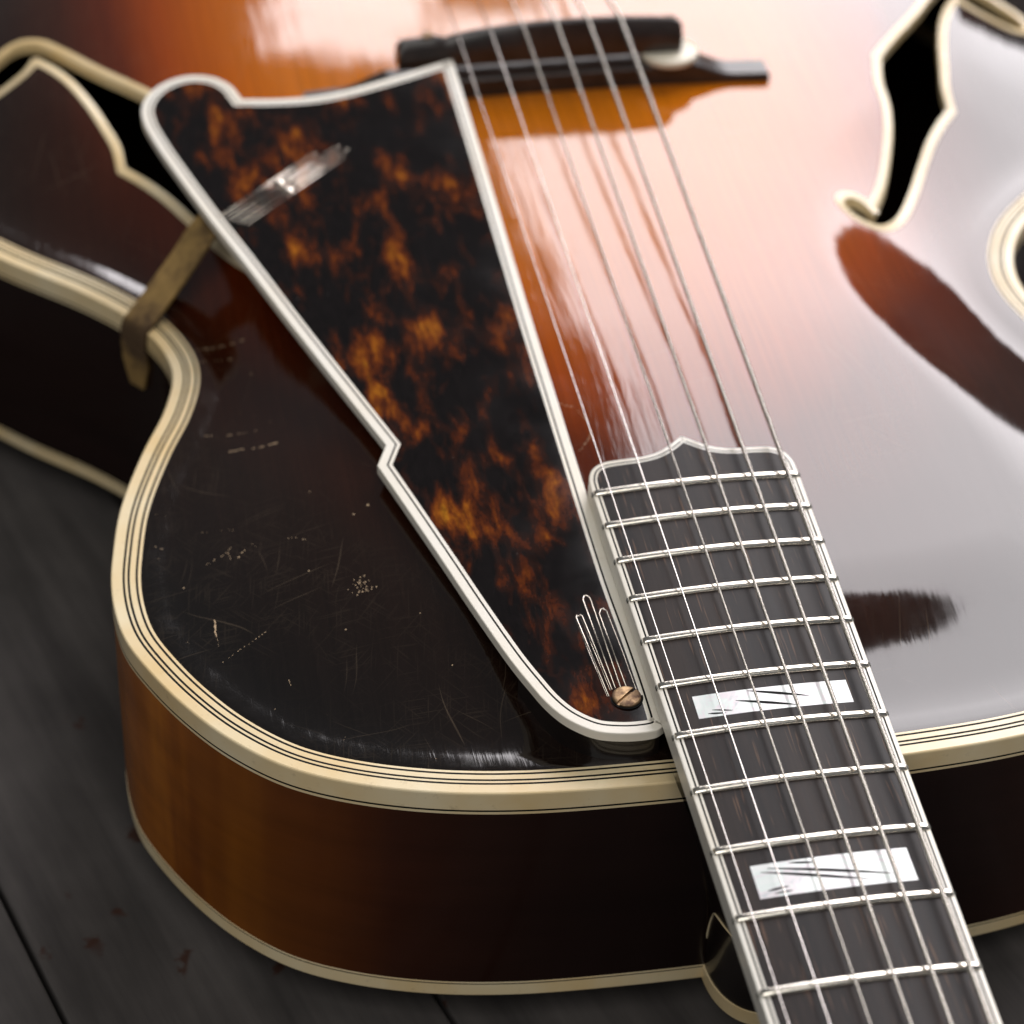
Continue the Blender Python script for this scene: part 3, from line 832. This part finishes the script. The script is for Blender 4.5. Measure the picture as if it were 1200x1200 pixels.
    for off0, off1, l in ((-2.6, -1.4, LEN+2.0), (0.3, 1.5, LEN+1.2), (3.2, 4.3, LEN-6.0)):
        a = A0 + dd*l + nn*off0; c = A0 + dd*(l+1.0) + nn*((off0+off1)/2); b2 = A0 + dd*l + nn*off1
        pin([tuple(a), tuple(c), tuple(b2)], 0.17, 0.0)
    for q in ((-88.81,230.66), (-86.71,226.76)):
        v_, f_ = tube([(q[0], q[1], GZ(q[1])-0.2), (q[0], q[1], GZ(q[1])+0.5), (q[0], q[1], GZ(q[1])+0.9)], [1.5, 1.4, 0.7], 18)
        h_ = link_mesh('pin_head', v_, f_, M['wire'], pl); recalc(h_)
    # brass strap from under the guard to the edge of the body, folded down the rim
    st = [(-84.0, 240.0, GZ(240)-3.6), (-100, 229.5, GZ(229)-4.2), (-110, 223.5, 20.5), (-119, 217.0, 12.0), (-126.5, 210.5, 6.0), (-131.0, 206.6, 2.6), (-133.8, 204.6, 0.2), (-134.8, 204.4, -4), (-134.6, 204.6, -12), (-134.4, 204.8, -21)]
    st = cr(np.array(st), 6); side = np.array([0.62, -0.78, 0.0]); side /= np.linalg.norm(side); hwid = 4.9
    rows_ = []
    for i, p_ in enumerate(st):
        t = st[min(i+1, len(st)-1)] - st[max(i-1, 0)]; t /= np.linalg.norm(t)
        s2 = side - t*(side@t); s2 /= np.linalg.norm(s2); up = np.cross(s2, t); up = up if (up[2] > 0 or up[0] < 0) else -up
        w2 = hwid if i < len(st)-5 else hwid*(0.55+0.45*(len(st)-1-i)/5)
        rows_.append(np.array([p_ + s2*w2 - up*0.5, p_ + s2*w2 + up*0.5, p_ - s2*w2 + up*0.5, p_ - s2*w2 - up*0.5]))
    n_ = len(rows_); V6 = np.vstack(rows_); F6 = []
    for i in range(n_-1):
        for k in range(4): F6.append((i*4+k, i*4+(k+1) % 4, (i+1)*4+(k+1) % 4, (i+1)*4+k))
    F6 += [(0, 1, 2, 3), tuple((n_-1)*4+k for k in range(4))]
    sb = link_mesh('strap', V6, F6, M['strap'], pl); recalc(sb); smooth_by_angle(sb, 40)
    sb['label'] = 'tarnished brass bracket strap folded over the body edge'
guard()

# ------------------------------------------------------------------ knocks and chips in the lacquer of the upper bout
def chips():
    parts = []
    def flake(x, y, rx, ry, a):
        k = random.randint(5, 8); P = []
        for i in range(k):
            q = 2*math.pi*i/k; rr = random.uniform(0.55, 1.15)
            px, py = rx*rr*math.cos(q), ry*rr*math.sin(q)
            P.append((x + px*math.cos(a)-py*math.sin(a), y + px*math.sin(a)+py*math.cos(a)))
        P = np.array(P); z = ztop(P[:, 0], P[:, 1]) + 0.035
        parts.append((c3(P, z), [tuple(range(k))]))
    def dashes(L, step, size, prob=0.8):
        L = np.array(L, float)
        for i in range(len(L)-1):
            d = L[i+1]-L[i]; l = np.linalg.norm(d); a = math.atan2(d[1], d[0]); n = max(1, int(l/step))
            for k in range(n):
                if random.random() > prob: continue
                p = L[i] + d*(k+random.random()*0.6)/n
                flake(p[0]+random.gauss(0, .08), p[1]+random.gauss(0, .08), size*random.uniform(.6, 1.6), size*random.uniform(.25, .6), a+random.gauss(0, .25))
    dashes([(-114.1,141.6),(-110.7,141.2),(-106.9,139.5),(-101.2,138.8)], 0.8, 0.55, 0.85)
    dashes([(-119.7,150.7),(-112.8,149.4),(-105.9,148.1),(-100.1,150.6)], 1.2, 0.34, 0.6)
    dashes([(-117.9,190.5),(-110.5,191.6),(-103.1,192.6)], 1.0, 0.5, 0.7)
    dashes([(-117.4,184.5),(-107.7,185.1)], 1.0, 0.38, 0.6)
    dashes([(-125.1,73.6),(-125.4,70.6),(-125.4,68.3)], 0.5, 0.55, 1.0)
    dashes([(-125.3,68),(-125.0,63.9)], 0.6, 0.18, 0.9)
    dashes([(-125.0,58.4),(-119.3,62.5),(-112.4,66.4)], 1.1, 0.24, 0.9)
    dashes([(-119.1,97.8),(-118.7,94.9)], 0.9, 0.4, 0.9)
    dashes([(-116.8,94.8),(-115.4,96.9),(-114.2,98.0)], 0.9, 0.42, 0.9)
    dashes([(-125.4,95.2),(-120.6,97.2),(-117,101)], 1.0, 0.26, 0.7)
    dashes([(-137.2,105.3),(-135.1,103.8)], 0.8, 0.34, 0.8)
    dashes([(-103.6,96.5),(-101,95.6),(-99.1,93.3)], 0.8, 0.25, 0.8)
    dashes([(-111.9,97.1),(-117.4,107.0),(-126.2,109.1)], 1.6, 0.16, 0.6)
    dashes([(-109.7,48.8),(-109.4,46.6)], 0.5, 0.22, 1)
    for q, r_ in (((-82.2,101.2), 0.55), ((-86.4,98.7), 0.4), ((-131.5,88.0), .3), ((-100.2,82.4), .25), ((-93.9,60.5), .3), ((-75.3,60.5), .2), ((-70,44), .22), ((-96,112), .22), ((-60, 150), .3), ((-104,176), .3)):
        flake(q[0], q[1], r_, r_*0.8, random.random()*3)
    for _ in range(46):
        a = random.gauss(0, 1.5); b2 = random.gauss(0, 1.7); flake(-88.0+a, 72.9+b2, random.uniform(.08, .30), random.uniform(.08, .24), random.random()*3)
    for _ in range(70):                                  # fine nicks along the rounded edge
        i = random.randint(0, NO-1); 
        p = offset(OUT, random.uniform(8.5, 16))[i]
        if p[0] < -55 and p[1] < 190: flake(p[0], p[1], random.uniform(.08, .3), random.uniform(.05, .12), random.random()*3)
    # worn arcs beside the guard on the orange
    dashes([(-26.5,129.6),(-22.5,127.2),(-20.2,122.0)], 0.8, 0.34, 0.8); dashes([(-24.5,110.4),(-21.4,114.0),(-19.8,117.4)], 0.8, 0.30, 0.8)
    V_, F = merge(parts)
    o = link_mesh('worn_chips', V_, F, M['chip'], top); o['kind'] = 'stuff'
    o['label'] = 'pale chips and nicks in the dark lacquer'
    bm = bmesh.new(); bm.from_mesh(o.data)
    for fc in bm.faces:
        if fc.normal.z < 0: fc.normal_flip()
    bm.to_mesh(o.data); bm.free()
chips()
